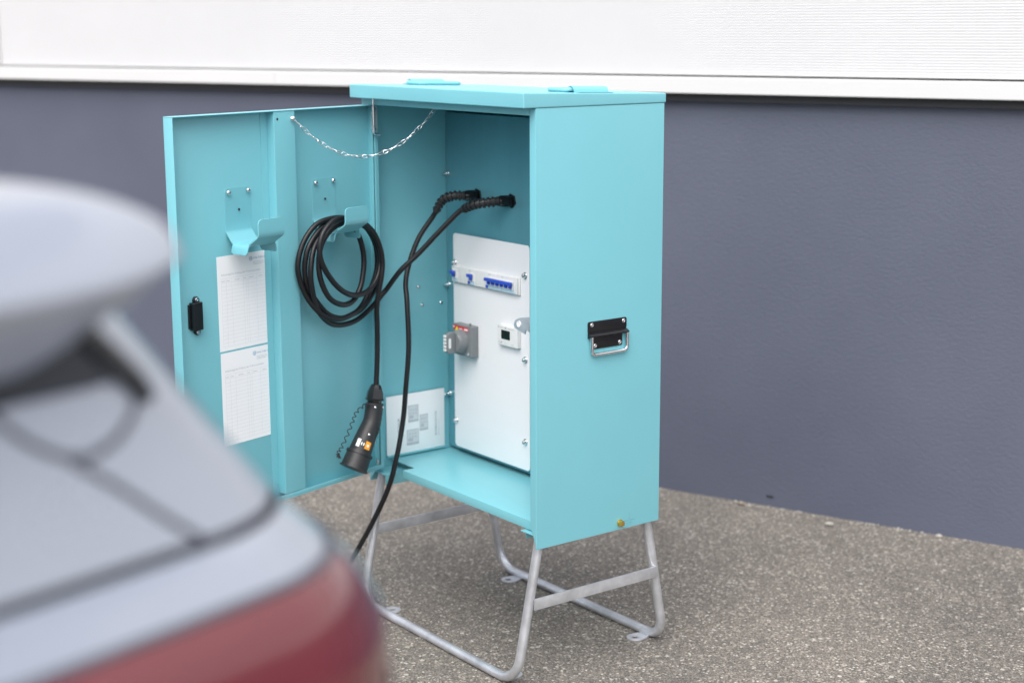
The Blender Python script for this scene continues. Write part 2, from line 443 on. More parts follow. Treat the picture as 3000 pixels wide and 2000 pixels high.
# lifting handles on the roof: half-round bracket and rod ring folded inwards
def lifting(xe, sgn):
    yc = .170
    for nm in ('lifting_bracket',):
        b2 = bmesh.new(); n = 10; hw = .050
        pts = [(-.030, 0), (-.012, 0)] + [(-.012 + .012 * (1 - math.cos(PI * i / n)), .0125 * math.sin(PI * i / n)) for i in range(1, n)] + [(.012, 0), (.026, 0)]
        th = .0018
        A = []
        for y in (yc - hw, yc + hw):
            zz = roofz(y) + .0003
            A.append(([b2.verts.new(cz((xe - sgn * a, y, zz + b))) for a, b in pts], [b2.verts.new(cz((xe - sgn * a, y, zz + b + th))) for a, b in pts]))
        for i in range(len(pts) - 1):
            (l0, u0), (l1, u1) = A
            b2.faces.new((l0[i], l0[i + 1], l1[i + 1], l1[i])); b2.faces.new((u0[i], u1[i], u1[i + 1], u0[i + 1]))
            b2.faces.new((l0[i], u0[i], u0[i + 1], l0[i + 1])); b2.faces.new((l1[i], l1[i + 1], u1[i + 1], u1[i]))
        for (l, u), (l2, u2) in ((A[0], A[1]),):
            b2.faces.new((l[0], l2[0], u2[0], u[0])); b2.faces.new((l[-1], u[-1], u2[-1], l2[-1]))
        finish(b2, nm, M['teal'], roof, 0, angle=40)
    b2 = bmesh.new(); r = .0046; w, hgt = .125, .070
    loop = []
    for a, b in rrect(hgt, w, .016, 4):
        x = xe - sgn * (hgt / 2 + a); y = yc + b
        loop.append(cz((x, y, roofz(y) + r + .0006 + (.0015 if abs(x - xe) < .004 else 0))))
    tube(b2, loop, r, 10, closed=True)
    finish(b2, 'lifting_ring', M['teal'], roof, angle=60)
lifting(.038, -1); lifting(W - .030, 1)

# floor with front lip, notched at the legs
bm = bmesh.new()
fn = lambda q: cz((q[0], q[1], q[2]))
prism(bm, [(.121, .026), (.6955, .026), (.6955, .085), (W - T - .001, .085), (W - T - .001, D - T - .001), (T + .001, D - T - .001), (T + .001, .062), (.121, .062)], .0478, .050, fn)
box(bm, .121, .6955, .0262, .0284, .028, .0495, cz)
finish(bm, 'floor_plate', M['teal'], cab, .0015, 2)
sheet('leg_bracket', [(T + .0005, .074, .0025, .090, .0275, .0300), (.0715, .074, .0025, .090, .0015, .0275)])
sheet('leg_bracket', [(.640, W - T - .0005, .0145, .083, .0225, .0250), (.640, .6425, .030, .083, .0015, .0225)])
sheet('wall_skirt', [(T + .0002, T + .0017, .05, .2480, .050, .0585)])

# mounting plate and cover
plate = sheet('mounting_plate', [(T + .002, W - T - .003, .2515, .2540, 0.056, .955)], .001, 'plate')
bm = bmesh.new()
prism(bm, [(a + .2270, b + .358) for a, b in rrect(.330, .574, .010)], .2320, .2340, lambda q: cz((q[0], q[2], q[1])))
cover = finish(bm, 'cover_sheet', M['cover'], cab, .0006, 2)
for x, z in ((.0705, .568), (.376, .570), (.376, .357), (.376, .145), (.0705, .142), (.0705, .355)):
    place(ME_BOLT, 'bolt', cz((x, .2318, z)), (0, -1, 0), cover)
for x, z in ((.012, .795), (.012, .500), (.012, .202)):
    place(ME_STUD, 'stud', cz((x, .2513, z)), (0, -1, 0), plate, 1.05)
for y, z in ((.160, .501), (.171, .452), (.232, .452)):
    place(ME_DOME, 'screw', cz((T + .0002, y, z)), (1, 0, 0), cab, .85)

# circuit breaker row
yb = .2318
row = boxes('breaker_row', [(.0665, .3585, yb - .0045, yb, .518, .5615)], M['whiteplast'], cab, .0008, cz)
for i in range(16):
    boxes('breaker_module', [(.0690 + .0178 * i + .0003, .0690 + .0178 * (i + 1) - .0003, yb - .0095, yb - .0047, .5195, .5600)], M['whiteplast'], row, .0007, cz)
def toggle(xa, xb, z, n):
    lst = [(xa, xb, yb - .0245, yb - .0165, z, z + .0082)]
    for i in range(n):
        xc = xa + (xb - xa) * (i + .5) / n
        lst.append((xc - .0034, xc + .0034, yb - .0195, yb - .0090, z - .0085, z + .001))
    boxes('toggle', lst, M['blue'], row, .001, cz)
    boxes('toggle_guard', [(xa + .001, xb - .001, yb - .0135, yb - .0093, z - .012, z + .009)], M['whiteplast'], row, .0008, cz)
toggle(.0770, .0945, .5415, 1); toggle(.1545, .1720, .5415, 1); toggle(.2320, .3430, .5415, 6)
for xa, xb in ((.0775, .0945), (.1560, .1725), (.2330, .2860), (.2872, .3420)):
    boxes('label_window', [(xa, xb, yb - .0112, yb - .0098, .5205, .5300)], M['lightblue'], row, .0004, cz)
for xa in (.1440, .2230):
    boxes('test_button', [(xa, xa + .0085, yb - .0125, yb - .0098, .5215, .5290)], M['blue'], row, .0012, cz)
    boxes('button_field', [(xa, xa + .0085, yb - .0106, yb - .0098, .5315, .5420)], M['inkpale'], row, .0003, cz)
for xa in (.070, .148, .232, .287):
    boxes('printed_line', [(xa, xa + .010, yb - .0101, yb - .0097, .5560, .5572)], M['ink'], row, 0, cz)

# main switch
sw = boxes('main_switch', [(.092, .1745, .2075, yb, .331, .4125)], M['greyplast'], cab, .003, cz, 3)
boxes('switch_label', [(.094, .1625, .2068, .2074, .3975, .4085)], M['red'], sw, 0, cz)
bm = bmesh.new(); prism(bm, [(.103, .3915), (.1165, .3915), (.1165, .405), (.110, .405)], .2062, .2067, lambda q: cz((q[0], q[2], q[1]))); finish(bm, 'arrow_mark', M['yellow'], sw)
boxes('printed_line', [(.0955, .1015, .2064, .2067, .4025, .4060), (.1455, .1610, .2064, .2067, .4000, .4045), (.1235, .1350, .2064, .2067, .4005, .4030)], M['paper'], sw, 0, cz)
bm = bmesh.new(); lathe(bm, [(0, .0320), (.004, .0315), (.012, .0295), (.0125, .0285), (.022, .0270), (.0235, .0255), (.0235, 0)], cz((.1310, .2074, .3695)), (0, -1, 0), 32)
finish(bm, 'switch_knob', M['greyplast'], sw, angle=40)
bm = bmesh.new()
hn = [(.1838, .345), (.1838, .396), (.172, .3985), (.162, .3955), (.1575, .390), (.1570, .349), (.162, .343), (.172, .341)]
prism(bm, hn, -.0075, .0075, lambda q: cz((.1310 + q[2], q[0], q[1] - .0005)))
finish(bm, 'switch_handle', M['greyplast'], sw, .002, 3)
bm = bmesh.new(); prism(bm, [(a + .1655, b + .3690) for a, b in rrect(.0075, .027, .0035)], .0077, .0082, lambda q: cz((.1310 + q[2], q[0], q[1]))); finish(bm, 'handle_slot', M['whiteplast'], sw)
for i in range(5):
    boxes('grip_tooth', [(.1260, .1360, .1530, .1568, .349 + .009 * i, .3555 + .009 * i)], M['whiteplast'], sw, .001, cz)
place(ME_FLAT, 'screw', cz((.1615, .2073, .3395)), (0, -1, 0), sw, .75)
boxes('lock_pin', [(.1590, .1640, .212, .217, .4125, .420)], M['greyplast'], sw, .001, cz)

# energy meter
mtr = boxes('energy_meter', [(.2745, .3580, .2195, yb, .3835, .4345)], M['whiteplast'], cab, .002, cz, 3)
boxes('display', [(.2905, .3270, .2190, .2194, .4000, .4230)], M['lcd'], mtr, 0, cz)
boxes('printed_line', [(.2775, .2820, .2190, .2194, .4275, .4310), (.2850, .3000, .2190, .2194, .4290, .4300), (.3050, .3120, .2190, .2194, .4265, .4315), (.3190, .3450, .2190, .2194, .4275, .4290),
                       (.2775, .2840, .2190, .2194, .3900, .3915), (.2880, .2940, .2190, .2194, .3885, .3930), (.3060, .3075, .2190, .2194, .3885, .3925), (.3300, .3440, .2190, .2194, .3890, .3900)], M['ink'], mtr, 0, cz)

# lock striker on the right post
bm = bmesh.new()
out = [(.698, .536), (.668, .534), (.6425, .529), (.628, .524)] 
ring = []
o_ = [(.700, .534), (.672, .532), (.650, .5285), (.632, .5245), (.6175, .5185), (.6105, .508), (.613, .4995), (.624, .4965), (.640, .4930), (.6525, .4900), (.6575, .5000), (.6625, .5005), (.668, .496), (.700, .496)]
prism(bm, o_, .0195, .0220, lambda q: cz((q[0], q[2], q[1])))
st = finish(bm, 'lock_striker', M['galv'], cab, .0006, 2)
bm = bmesh.new(); lathe(bm, [(0, .0072), (.0012, .0072), (.0012, .0054), (.0004, .0052), (.0004, 0)], cz((.6305, .0194, .5105)), (0, -1, 0), 18)
finish(bm, 'striker_bush', M['cover'], st, angle=40)

# side handle on the right panel (recess handle with rod)
xs = W
hf = lambda q: cz((xs + q[2], q[0], q[1]))
bm = bmesh.new()
prism(bm, [(a + .2055, b + .4995) for a, b in rrect(.1160, .0270, .0045, 4)], .0002, .0025, hf)
prism(bm, [(a + .2070, b + .4625) for a, b in rrect(.0880, .0290, .0045, 4)], .0002, .0025, hf)
# half round sleeve for the rod
n = 12; pr = [(.0007 + .0130 * math.sin(PI * i / n), .4875 - .0135 * i / n * 1.0) for i in range(n + 1)]
A = [bm.verts.new(hf((.1480, z, d))) for d, z in pr]; C = [bm.verts.new(hf((.2630, z, d))) for d, z in pr]
for i in range(n): bm.faces.new((A[i], A[i + 1], C[i + 1], C[i]))
bm.faces.new(A); bm.faces.new(C[::-1])
hd = finish(bm, 'side_handle', M['blackpaint'], cab, .0008, 2)
bm = bmesh.new()
lp = [V((y, z)) for y, z in ((.1560, .4805), (.1560, .460), (.1562, .4455), (.1585, .4390), (.1650, .4362), (.180, .4360), (.207, .4360), (.235, .4360), (.2530, .4362), (.2595, .4390), (.2618, .4455), (.2620, .460), (.2620, .4805))]
tube(bm, [hf((p[0], p[1], .0068)) for p in lp], .0040, 12)
finish(bm, 'handle_rod', M['chrome'], hd, angle=60)
for y, z in ((.159, .505), (.254, .505), (.169, .456), (.243, .456)):
    place(ME_FLAT, 'screw', hf((y, z, .0024)), (1, 0, 0), hd, .85)

# earthing bolt with embossed symbol
bm = bmesh.new()
def hexring(d, r): return [hf((.250 + r * math.cos(PI / 3 * k + .3), .0165 + r * math.sin(PI / 3 * k + .3), d)) for k in range(6)]
lathe(bm, [(0, .0090), (.0025, .0088), (.0025, 0)], hf((.250, .0165, .0002)), (1, 0, 0), 20)
prism(bm, [(.250 + .0078 * math.cos(PI / 3 * k + .3), .0165 + .0078 * math.sin(PI / 3 * k + .3)) for k in range(6)], .0027, .0110, hf)
finish(bm, 'earth_bolt', M['brass'], cab, .0005, 2)
bm = bmesh.new()
dots = [(.2795, .0225 + .0042 * i) for i in range(4)] + [(.2650 + .0037 * i, .0180) for i in range(9)] + [(.2715 + .0038 * i, .0118) for i in range(5)] + [(.2755 + .0038 * i, .0060) for i in range(3)]
for y, z in dots: prism(bm, [(y + .0007 * math.cos(PI / 3 * k), z + .0007 * math.sin(PI / 3 * k)) for k in range(6)], .0002, .0004, hf)
finish(bm, 'earth_symbol', M['gap'], cab, smooth=False)

# ------------------------------------------------------------------ door
AD = 4.98175; HX, HY = .0542, .0125
DD = V((math.cos(AD), math.sin(AD), 0)); DN = V((-DD.y, DD.x, 0))
H0 = V((HX, HY, B))
def dp(p): return H0 + DD * p[0] + DN * p[1] + V((0, 0, p[2]))       # (u, off, z)
L, Z0, Z1, DS = .660, .0437, .984, -.028
bm = bmesh.new()
box(bm, 0, L, DS - .002, DS, Z0, Z1, dp)
box(bm, 0, L, DS, 0, Z1 - .002, Z1, dp); box(bm, 0, L, DS, 0, Z0, Z0 + .002, dp)
box(bm, 0, .002, DS, 0, Z0 + .002, Z1 - .002, dp); box(bm, L - .002, L, DS, 0, Z0 + .002, Z1 - .002, dp)
box(bm, .0022, L - .0022, -.0022, -.0002, Z0 + .002, Z0 + .012, dp)
box(bm, .0022, .0130, -.0022, -.0002, Z0 + .012, Z1 - .002, dp)
door = finish(bm, 'door', M['teal'], cab, .0012, 2)
bm = bmesh.new()
box(bm, .268, .375, DS + .0003, DS + .0018, Z0 + .004, Z1 - .004, dp)
box(bm, .288, .355, DS + .0019, -.0012, Z0 + .013, Z1 - .0025, dp)
stiff = finish(bm, 'stiffener', M['teal'], door, .0030, 3)
place(ME_DOME, 'stiffener_hole', dp((.344, -.0016, .964)), DN, door, .30).data = mesh_of(lambda b: lathe(b, [(0, .0030), (.0010, .0030), (.0010, 0)], (0, 0, 0), (0, 0, 1), 12), 'hole_plug', M['gap'])
door_hole = [o for o in bpy.data.objects if o.name == 'stiffener_hole'][0]; door_hole.scale = (1, 1, 1)

def hook(uc):
    """sheet metal cable hook: back plate, sloped saddle, upright lip, two drooping wings"""
    prof = [(.0008, .813), (.0008, .810), (.0008, .806), (.0008, .802), (.0008, .78), (.0008, .74), (.0008, .716), (.0025, .7115), (.006, .7075), (.020, .6905), (.0235, .6870), (.028, .6855),
            (.050, .6850), (.066, .6855), (.072, .6870), (.077, .6905), (.100, .7050), (.104, .7080), (.1065, .7120), (.1072, .718), (.1072, .732), (.1072, .7385), (.1072, .7425), (.1072, .746), (.1072, .7485)]
    hw, r = .0405, .011
    P = [V((d, z)) for d, z in prof]; L_ = [0]
    for a, b in zip(P, P[1:]): L_.append(L_[-1] + (b - a).length)
    b2 = bmesh.new(); rows = []
    for p, s in zip(P, L_):
        e = min(s, L_[-1] - s)
        w = hw if e >= r else hw - r + math.sqrt(max(0, r * r - (r - e) ** 2))
        rows.append([b2.verts.new(dp((uc + w * k, DS + p[0], p[1]))) for k in (-1, -.5, 0, .5, 1)])
    for A, C in zip(rows, rows[1:]):
        for k in range(4): b2.faces.new((A[k], A[k + 1], C[k + 1], C[k]))
    for sgn in (-1, 1):
        k = 0 if sgn < 0 else 4
        idx = list(range(10, 16))
        top = [rows[i][k] for i in idx]
        prev = top
        for st, (du, dz, inset) in enumerate(((.0018, -.0010, 0), (.0040, -.0050, 0.), (.0058, -.0130, .0), (.0066, -.0180, .0015), (.0070, -.0210, .006))):
            cur = []
            for j, i in enumerate(idx):
                d = prof[i][0]; d += inset * (1 if j == 0 else -1 if j == len(idx) - 1 else 0)
                cur.append(b2.verts.new(dp((uc + sgn * (hw + du), DS + d, .6855 + dz))))
            for j in range(len(idx) - 1): b2.faces.new((prev[j], prev[j + 1], cur[j + 1], cur[j]))
            prev = cur
    o = finish(b2, 'cable_hook', M['teal'], door, angle=60)
    md = o.modifiers.new('thickness', 'SOLIDIFY'); md.thickness = .0030; md.offset = -1
    es = o.modifiers.new('round_edges', 'BEVEL'); es.width = .0009; es.segments = 2; es.limit_method = 'ANGLE'; es.angle_limit = math.radians(50); es.harden_normals = True
    return o
for uc in (.4525, .1695):
    hook(uc)
    place(ME_DOME, 'screw', dp((uc + .030, DS + .0036, .8025)), DN, door)
    place(ME_DOME, 'screw', dp((uc - .031, DS + .0036, .8035)), DN, door)
    place(ME_DOME, 'hook_hole', dp((uc, DS + .0036, .7615)), DN, door, 1).data = bpy.data.meshes['hole_plug']

# latch box inside the door
bm = bmesh.new()
box(bm, .585, .612, DS + .0003, DS + .017, .500, .564, dp)
for zc in (.568, .496): 
    prism(bm, [(.5945 + .0085 * math.cos(PI * k / 8), zc + .0085 * math.sin(PI * k / 8)) for k in range(16)], DS + .0003, DS + .008, lambda q: dp((q[0], q[2], q[1])))
box(bm, .580, .617, DS + .0003, DS + .006, .504, .560, dp)
finish(bm, 'latch_box', M['blackpaint'], door, .002, 3)
for zc in (.5695, .4945): place(ME_FLAT, 'screw', dp((.5945, DS + .0079, zc)), DN, door, .85)

# spring bolt at the hinge edge, lower hinge pin
bm = bmesh.new()
box(bm, .0030, .0235, -.0001, .0014, .915, .980, dp)
finish(bm, 'bolt_plate', M['boltplate'], door, .0005)
bm = bmesh.new()
rod = catmull([dp((.0225, .0065, z)) for z in (.9995, .985, .95, .925)] + [dp((.0220, .0065, .9165)), dp((.0180, .0075, .9115)), dp((.0110, .0095, .9105)), dp((.0050, .0115, .9105))], 5)
tube(bm, rod, .0027, 10)
hel = []
for i in range(15 * 10 + 1):
    a = 2 * PI * i / 10; hel.append(dp((.0225 + .0044 * math.cos(a), .0065 + .0044 * math.sin(a), .926 + .043 * i / 150)))
tube(bm, hel, .0008, 5)
for z in (.973, .9205): lathe(bm, [(-.005, .0052), (.005, .0052)], dp((.0225, .0060, z)), (0, 0, 1), 12)
finish(bm, 'spring_bolt', M['zinc'], door, angle=50)
place(ME_DOME, 'screw', dp((.0115, .0012, .974)), DN, door, .6); place(ME_DOME, 'screw', dp((.0115, .0012, .923)), DN, door, .6)
bm = bmesh.new(); tube(bm, [dp((.0190, -.0075, .0480)), dp((.0190, -.0075, .0700))], .0035, 10); finish(bm, 'hinge_pin', M['zinc'], door, angle=50)

# ------------------------------------------------------------------ chain
chain = None
E1 = dp((.296, .0030, .963)); E2 = V((.250, .056, B + .9795))
mid = dp((.119, .050, .862))
a_, c_ = E1, E2
# parabola through E1, E2 with its sag adjusted
N = 24
def chain_pt(t):
    p = a_.lerp(c_, t); return p - V((0, 0, .102 * 4 * t * (1 - t)))
bm = bmesh.new(); lathe(bm, [(0, .0075), (.002, .0075), (.006, .006), (.0085, .0035), (.009, 0)], dp((.296, -.0014, .963)), DN, 16)
chain = finish(bm, 'chain', M['zinc'], cab, angle=50)
def _lk(bm):
    Lh, w = .0145, .0042
    pts = []
    for i in range(28):
        a = 2 * PI * i / 28
        x = math.cos(a) * Lh; y = math.sin(a) * w * (1.0 if x > 0 else .9)
        tw = (x / Lh) * PI / 4
        pts.append(V((x, y * math.cos(tw), y * math.sin(tw))))
    tube(bm, pts, .0009, 6, closed=True)
    tube(bm, [V((0.0008 * math.sin(i * 1.2) , .0026 * math.cos(i * PI / 4), .0026 * math.sin(i * PI / 4))) for i in range(8)], .00075, 5, closed=True)
ME_LINK = mesh_of(_lk, 'chain_link', M['zinc'], 60)
# even spacing along the curve
smp = [chain_pt(i / 400) for i in range(401)]; acc = [0]
for p, q2 in zip(smp, smp[1:]): acc.append(acc[-1] + (q2 - p).length)
NL = int(acc[-1] / .0245)
def at_len(s):
    for i in range(400):
        if acc[i + 1] >= s: return smp[i].lerp(smp[i + 1], (s - acc[i]) / (acc[i + 1] - acc[i]))
    return smp[-1]
for i in range(NL):
    s0, s1 = acc[-1] * i / NL, acc[-1] * (i + 1) / NL
    p0, p1 = at_len(s0), at_len(s1); x = (p1 - p0).normalized(); c = (p0 + p1) / 2
    side_ = x.cross(V((0, 0, 1))).normalized(); up = side_.cross(x)
    rl = (PI / 2 * i) + random.uniform(-.35, .35)
    y = side_ * math.cos(rl) + up * math.sin(rl)
    link('chain_link', ME_LINK, None, chain, frame_m(c, x, y, x.cross(y)))
bm = bmesh.new(); ec = V((.262, .050, B + .9800))
tube(bm, [ec + V((.010 * math.cos(2 * PI * i / 14), .0058 * math.sin(2 * PI * i / 14), 0.0)) for i in range(14)], .0011, 6, closed=True)
tube(bm, [ec + V((.008, 0, 0)), ec + V((.020, -.018, .0005)), ec + V((.020, -.026, .0030))], .0012, 6)
finish(bm, 'chain_eyelet', M['zinc'], chain, angle=60)

# ------------------------------------------------------------------ stand
RT = .0113
def leg_frame(yt, yb_, name='leg_frame'):
    zt, zb_ = B + .0210, RT + .0003; xl, xr = .026, .703; rb = .060
    dirv = V((0, yb_ - yt, zb_ - zt)); ln = dirv.length; dirv.normalize()
    def P(x, s): return V((x, yt, zt)) + dirv * s
    pts = [P(xl, 0), P(xl, ln * .35), P(xl, ln - rb)]
    for i in range(1, 9):
        a = PI / 2 * i / 8; pts.append(P(xl + rb * (1 - math.cos(a)), ln - rb + rb * math.sin(a)))
    pts += [P(.25, ln), P(.47, ln)]
    for i in range(9):
        a = PI / 2 * i / 8; pts.append(P(xr - rb + rb * math.sin(a), ln - rb + rb * math.cos(a)))
    pts += [P(xr, ln * .35), P(xr, 0)]
    b2 = bmesh.new(); tube(b2, pts, RT, 16)
    return finish(b2, name, M['galv'], cab, angle=60)
fy = lambda z: .022 + (-.046 - .022) * (B - z) / B
by = lambda z: .346 + (.412 - .346) * (B - z) / B
lf = leg_frame(.022, -.046); lb = leg_frame(.346, .412)
def foot(parent, x, y, sgn):
    """tab with bolt hole welded to the inner side of the ground tube"""
    b2 = bmesh.new(); n = 24; o_, h_ = [], []
    for k in range(n):
        a = 2 * PI * k / n; ca, sa = math.cos(a), math.sin(a)
        o_.append((.022 * ca, (.022 * sa) if sa > 0 else (.034 * sa / max(abs(ca), abs(sa)) if abs(sa) > .2 else .022 * sa)))
        h_.append((.0085 * ca, .0085 * sa + .002))
    plate_with_hole(b2, o_, h_, .0008, .0050, lambda q: V((x + q[0], y + sgn * q[1], q[2])))
    finish(b2, 'foot_tab', M['galv'], parent, .0006, 2)
foot(lf, .110, -.046 + .038, 1); foot(lf, .640, -.046 + .038, 1)
foot(lb, .110, .412 - .038, -1); foot(lb, .640, .412 - .038, -1)
for x0 in (.7050, .0140):
    zc = B - .132
    b2 = bmesh.new(); box(b2, x0 + (.009 if x0 > .3 else 0), x0 + .005 + (.009 if x0 > .3 else 0), fy(zc) + .002, by(zc) + .002, zc - .0135, zc + .0135)
    finish(b2, 'cross_bar', M['galv'], cab, .0008, 2)

# ------------------------------------------------------------------ papers
def door_sheet(ua, ub, za, zb, label, hook_shadow=True):
    b2 = bmesh.new(); box(b2, ua, ub, DS + .0002, DS + .0009, za, zb, dp)
    o = tag(finish(b2, 'form_sheet', M['paper'], None), label, 'paper sheet', 'inspection forms on the door')
    w, h = ub - ua, zb - za
    dX = -1          # reading direction runs from free edge (large u) to hinge
    P = lambda fx, fz, lift=.00115: dp((ub - fx * w, DS + lift, zb - fz * h))
    b2 = bmesh.new()
    def ln(fx0, fz0, fx1, fz1, t=.0003):
        u0, u1 = ub - fx0 * w, ub - fx1 * w; z0, z1 = zb - fz0 * h, zb - fz1 * h
        box(b2, min(u0, u1) - t, max(u0, u1) + t, DS + .0010, DS + .0012, min(z0, z1) - t, max(z0, z1) + t, dp)
    top, bot = .235, .955
    cols = (.07, .165, .27, .50, .55, .59, .76, .93)
    for i in range(19): ln(.07, top + .045 * (i > 0) + (bot - top - .045) * max(0, i - 1) / 17, .93, top + .045 * (i > 0) + (bot - top - .045) * max(0, i - 1) / 17, .00022)
    for c in cols: ln(c, top, c, bot, .00022)
    finish(b2, 'printed_table', M['inkpale'], o, smooth=False)
    ex = DD * -1; ez = V((0, 0, 1))
    tm = lambda fx, fz: frame_m(P(fx, fz), ex, ez, DN)
    text('printed_title', 'Arbeitstägliche Prüfung der FI-Schutzschalter', .0068, tm(.07, .205), M['ink'], o)
    text('printed_logo_text', 'WALTHER-WERKE', .0068, tm(.70, .075), M['inkblue'], o)
    b2 = bmesh.new(); c0 = P(.655, .066)
    tube(b2, [c0 + ex * (.0048 * math.cos(2 * PI * i / 20)) + ez * (.0048 * math.sin(2 * PI * i / 20)) for i in range(20)], .0005, 4, closed=True)
    tube(b2, [c0 + ex * (.0022 * math.cos(2 * PI * i / 12)) + ez * (.0022 * math.sin(2 * PI * i / 12)) for i in range(12)], .0006, 4, closed=True)
    finish(b2, 'printed_emblem', M['inkblue'], o)
    b2 = bmesh.new()
    for fz, fx1 in ((.105, .90), (.120, .93), (.132, .88)):
        ln(.70, fz, fx1, fz, .00035)
    for fx0, fx1 in ((.08, .14), (.18, .23), (.33, .42), (.51, .54), (.61, .70), (.80, .88)): ln(fx0, .262, fx1, .262, .0005)
    finish(b2, 'printed_lines', M['ink'], o, smooth=False)
    return o
door_sheet(.3645, .5245, .4350, .6575, 'upper white printed table form under the empty cable hook')
door_sheet(.3630, .5235, .2080, .4305, 'lower white printed table form below another form on the door')

# instruction booklet in the left wall pocket (lying on its side: text runs upwards)
b2 = bmesh.new(); box(b2, T + .0022, T + .0060, .050, .2345, .0590, .2180, cz)
bk = tag(finish(b2, 'instruction_booklet', M['paper'], None, .0006), 'white instruction booklet with drawings of distribution boxes against left inner wall', 'booklet')
xb = T + .0063
up = V((0, 0, 1)); yv = V((0, 1, 0))
def bt(y, z): return frame_m(cz((xb, y, z)), up, yv * -1, V((1, 0, 0)))
text('printed_title', 'BAUSTROMVERTEILER', .0095, bt(.0905, .062), M['inkdark'], bk)
text('printed_subtitle', 'Power distribution units', .0062, bt(.1000, .100), M['ink'], bk)
text('printed_heading', 'BETRIEBSANLEITUNG', .0070, bt(.2080, .092), M['inkdark'], bk)
text('printed_subtitle', 'Operating instructions', .0048, bt(.2160, .090), M['ink'], bk)
def drawing(ya, yb2, za, zb):
    b3 = bmesh.new(); box(b3, xb - .0002, xb + .0001, ya, yb2, za, zb, cz); o = finish(b3, 'printed_drawing', M['inkpale'], bk)
    lst = [(xb + .0002, xb + .0004, ya, yb2, za, za + .006), (xb + .0002, xb + .0004, ya, ya + .0015, za, zb), (xb + .0002, xb + .0004, yb2 - .0015, yb2, za, zb), (xb + .0002, xb + .0004, ya, yb2, zb - .0015, zb)]
    n = 3
    for i in range(n):
        for j in range(2):
            yy = ya + (yb2 - ya) * (i + 1) / (n + 1); zz = za + (zb - za) * (.50 + .22 * j)
            lst.append((xb + .0002, xb + .0004, yy - .0016, yy + .0016, zz - .0020, zz + .0020))
    lst.append((xb + .0002, xb + .0004, ya + .004, ya + .5 * (yb2 - ya), za + .010, za + .018))
    boxes('printed_detail', lst, M['ink'], o, 0, cz)
drawing(.118, .150, .140, .186); drawing(.112, .150, .078, .120); drawing(.154, .180, .112, .156)
# clear pocket: bottom and lip
boxes('document_ledge', [(T + .0018, T + .0095, .050, .2350, .0540, .0588)], M['teal'], cab, .0006, cz)
boxes('document_strip', [(T + .0003, T + .0016, .050, .2350, .2215, .2260)], M['teal'], cab, .0005, cz)

# ------------------------------------------------------------------ cables
RC = .0068
def corrugated(name, pts, parent, r0=.0116, r1=.0088, n=9, sub=8):
    """kink protection sleeve: ribbed tube along pts, with collar and gland nut"""
    C_ = catmull(pts, 60); tot = [0]
    for a, b in zip(C_, C_[1:]): tot.append(tot[-1] + (b - a).length)
    rad = []
    for s in tot:
        f = s / tot[-1]; base = r0 + (r1 - r0) * f
        rad.append(base - .0012 + (.0036 * (math.sin(2 * PI * f * n) > -0.1) if .05 < f < .95 else .0012))
    b2 = bmesh.new(); tube(b2, C_, rad, 14)
    return finish(b2, name, M['blackplast'], parent, angle=25)

def gland(name, base, parent):
    b2 = bmesh.new()
    ax = V((-.35, -.93, .02)).normalized()
    lathe(b2, [(0, .0185), (.004, .0185)], base, (0, -1, 0), 6)
    lathe(b2, [(.003, .0140), (.010, .0140), (.011, .0148), (.028, .0145), (.034, .0128), (.036, .0105)], base, ax, 14)
    return finish(b2, name, M['blackgloss'], parent, angle=25), base + ax * .034

ca = thing('charging_cable', dp((.06, .04, .06)), 'black charging cable coiled on the door hook, its capped plug hanging down', 'cable', 'charging cables')
cb = thing('charging_cable', V((.05, -.09, 0)), 'black charging cable hanging uncoiled from the cabinet down towards the silver car', 'cable', 'charging cables')
